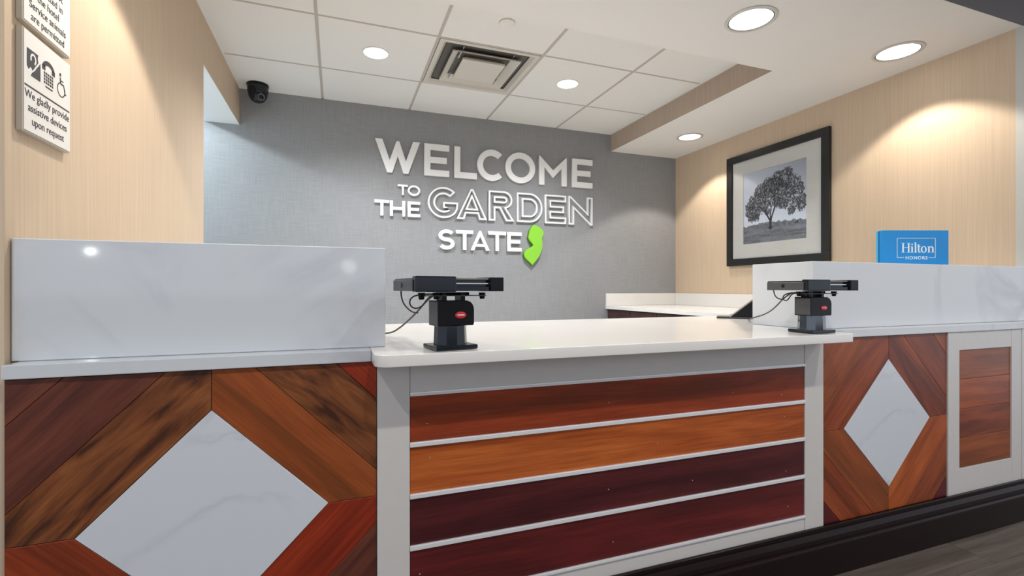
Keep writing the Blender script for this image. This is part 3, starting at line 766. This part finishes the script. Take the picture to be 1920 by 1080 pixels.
def ring_parts():
    ms = []
    a, b, z0, z1 = -.079, .083, .030, .113
    for q in ([(a, z1-fw_), (b, z1-fw_), (b, z1), (a, z1)], [(a, z0), (a+fw_, z0), (a+fw_, z1), (a, z1)], [(b-fw_, z0), (b, z0), (b, z1), (b-fw_, z1)],
              [(a, z0), (-.049, z0), (-.049, z0+fw_), (a, z0+fw_)], [(.055, z0), (b, z0), (b, z0+fw_), (.055, z0+fw_)]): ms.append(flat_curve([q], .0006))
    return join(ms)
putb(ring_parts(), 0, 0, 'border_line')
putb(text_mesh('HONORS', .0195, spacing=1.22, offset=.0003), .003, .0235, 'lettering')

# ------------------------------------------------------------------ card terminals
def terminal(x, y, rz, label, gloss):
    t = thing('card_terminal', label, 'card reader', (x, y, ZSLAB+.0008), rz, 'card terminals on the worktop')
    obj('base_plate', B(-.054, .054, -.045, .045, 0, .011, bev=.003, seg=2), M_BLACKG, t)
    # faceted pedestal
    bm = bmesh.new(); cyl(bm, (0, 0, .034), .041, .046, 10, r2=.039); obj('pedestal', bm, M_BLACKG if not gloss else M_PED, t)
    # swivel head, rounded top right
    prof = [(-.046, .057), (.047, .057), (.049, .062), (.049, .098), (.046, .107), (.040, .114), (.030, .118), (-.046, .118)]
    bm = prism(prof, -.034, .026); bmesh.ops.bevel(bm, geom=bm.edges[:], offset=.0012, segments=1, affect='EDGES')
    head = obj('swivel_head', bm, M_BLACK, t)
    obj('side_plate', B(-.0474, -.0462, -.033, .022, .060, .114, bev=.0004), M_SIDE, head)
    bm = lathe([(.0145, 0), (.0145, .0012), (.013, .0018), (0, .0018)]); bmesh.ops.scale(bm, vec=(1, .55, 1), verts=bm.verts); bmesh.ops.rotate(bm, matrix=Matrix.Rotation(R(90), 3, 'X'), verts=bm.verts)
    bd = obj('badge', bm, M_RED, t, smooth=True, loc=(.012, -.034, .083)); bd['label'] = 'small red oval badge'
    obj('badge_mark', B(-.009, .009, -.0021, -.0017, -.0012, .0012), M_LETTER, bd)
    # bracket under terminal
    for bxx in (-.030, .019): obj('bracket', B(bxx, bxx+.012, -.02, .015, .118, .137), M_BLACK, t)
    obj('bracket_plate', B(-.075, .086, -.028, .022, .1285, .1305), M_SIDE, t)
    obj('hinge_bar', cyl(bmesh.new(), (0, -.012, .134), .004, .088, 14, axis='x'), M_BLACK, t)
    # clamp feet
    for px_ in (-.082, -.045, .078):
        bm = bmesh.new(); cyl(bm, (px_, -.02, .129), .006, .016, 12, r2=.009); obj('clamp_foot', bm, M_BLACK, t)
    # terminal body: front block, slot, right block; long side with hole
    zb, zt = .137, .175
    tb = obj('terminal_body', B(-.118, .086, -.070, .070, zb+.006, zt-.004, bev=.003, seg=2), M_BLACKG, t)
    obj('front_block', B(-.119, -.020, -.082, -.060, zb+.002, zt, bev=.003, seg=2), M_BLACKG, t)
    obj('end_block', B(.068, .104, -.084, -.01, zb+.003, zt-.001, bev=.002, seg=2), M_BLACK, t)
    obj('side_cover', B(-.122, -.1185, -.068, .068, zb+.004, zt-.008, bev=.001), M_SIDE, t)
    obj('lock_hole', cyl(bmesh.new(), (-.1225, .005, zb+.018), .0055, .002, 14, axis='x'), M_BLACKG, t)
    obj('slot_rail', B(-.020, .068, -.076, -.069, zb+.020, zb+.0235, bev=.0006), M_CHROME, t)
    obj('slot_rail', B(-.020, .068, -.078, -.068, zb+.004, zb+.015, bev=.001), M_BLACKG, t)
    obj('slot_rail', B(-.020, .068, -.074, -.069, zb+.030, zb+.0345, bev=.001), M_RINGD, t)
    return t
M_PED = plain('smoked_acrylic', (.12, .13, .14), .08, metal=.85)
def cable(t, pts, r=.0019): tube(pts, r, 'cable', M_CABLE, t)
def wl(pts, x, y, rz):       # world points -> the terminal's own axes
    out = []
    for p in pts:
        dx, dy = p[0]-x, p[1]-y; out.append((dx*math.cos(rz)+dy*math.sin(rz), -dx*math.sin(rz)+dy*math.cos(rz), p[2]-ZSLAB))
    return out
a = (.262, 1.165, R(11)); t = terminal(*a, 'nearer black card terminal on a swivel base at the left end of the worktop', False)
cable(t, wl([(.147, 1.20, .992), (.147, 1.20, .972), (.160, 1.22, .950), (.182, 1.24, .935), (.196, 1.25, .935)], *a))
cable(t, wl([(.23, 1.18, .984), (.215, 1.20, .975), (.20, 1.24, .945), (.185, 1.33, .912), (.165, 1.45, .873), (.150, 1.53, .856), (.10, 1.585, .8545)], *a), .0025)
cable(t, wl([(.225, 1.17, .984), (.175, 1.18, .986), (.160, 1.19, .965), (.178, 1.2, .944), (.205, 1.2, .955), (.208, 1.19, .975), (.225, 1.17, .984)], *a))
a = (1.493, 1.168, 0.0); t = terminal(*a, 'farther black card terminal with silvery pedestal beside the right stone block', True)
cable(t, wl([(1.372, 1.21, .992), (1.374, 1.21, .976), (1.388, 1.21, .962), (1.41, 1.21, .960), (1.42, 1.21, .965)], *a))
cable(t, wl([(1.43, 1.19, .984), (1.425, 1.20, .975), (1.435, 1.23, .962), (1.485, 1.30, .930), (1.57, 1.43, .888), (1.588, 1.54, .870), (1.68, 1.60, .8545)], *a), .0025)
cable(t, wl([(1.44, 1.18, .984), (1.40, 1.19, .983), (1.395, 1.2, .965), (1.415, 1.2, .953), (1.432, 1.2, .965), (1.428, 1.19, .98), (1.44, 1.18, .984)], *a))

# black wedge stand at the rear of the worktop
t = thing('tablet_stand', 'black slanted tablet stand at the rear of the worktop half hidden by stone block', 'stand', (1.795, 1.915, ZSLAB+.0008), R(-44))
obj('foot', B(-.002, .24, -.06, .075, 0, .006, bev=.0015), M_BLACK, t)
obj('support', prism([(.068, .006), (.225, .006), (.225, .13), (.218, .13)], -.05, .06), M_BLACK, t)
bm = prism([(.058, .0065), (.066, .0065), (.232, .142), (.228, .148)], -.058, .07); obj('screen', bm, M_BLACKG, t)

# ------------------------------------------------------------------ globes added behind the camera only to mirror in the polished stone
def reflection_globe(x, y, z, r, label, es):
    t = thing('added_globe', label, 'added light', (x, y, z))
    bm = bmesh.new(); bmesh.ops.create_uvsphere(bm, u_segments=24, v_segments=14, radius=r)
    obj('globe', bm, plain('globe_glow_%d' % int(es), (.9, .9, .9), .4, emit=(.95, 1, 1), es=es), t, smooth=True)
    obj('rod', cyl(bmesh.new(), (0, 0, r+(3.0-z-r)/2), .006, 3.0-z-r, 10), M_BLACK, t)
    obj('cap', cyl(bmesh.new(), (0, 0, r), .03, .03, 16), M_BLACK, t)
reflection_globe(-1.93, -2.45, 1.31, .026, 'round glowing globe added behind the camera to mirror in the left stone block', 50)
reflection_globe(.11, -2.45, 1.21, .07, 'wide pale blue globe added behind the camera to mirror dimly in the left stone block', 3)
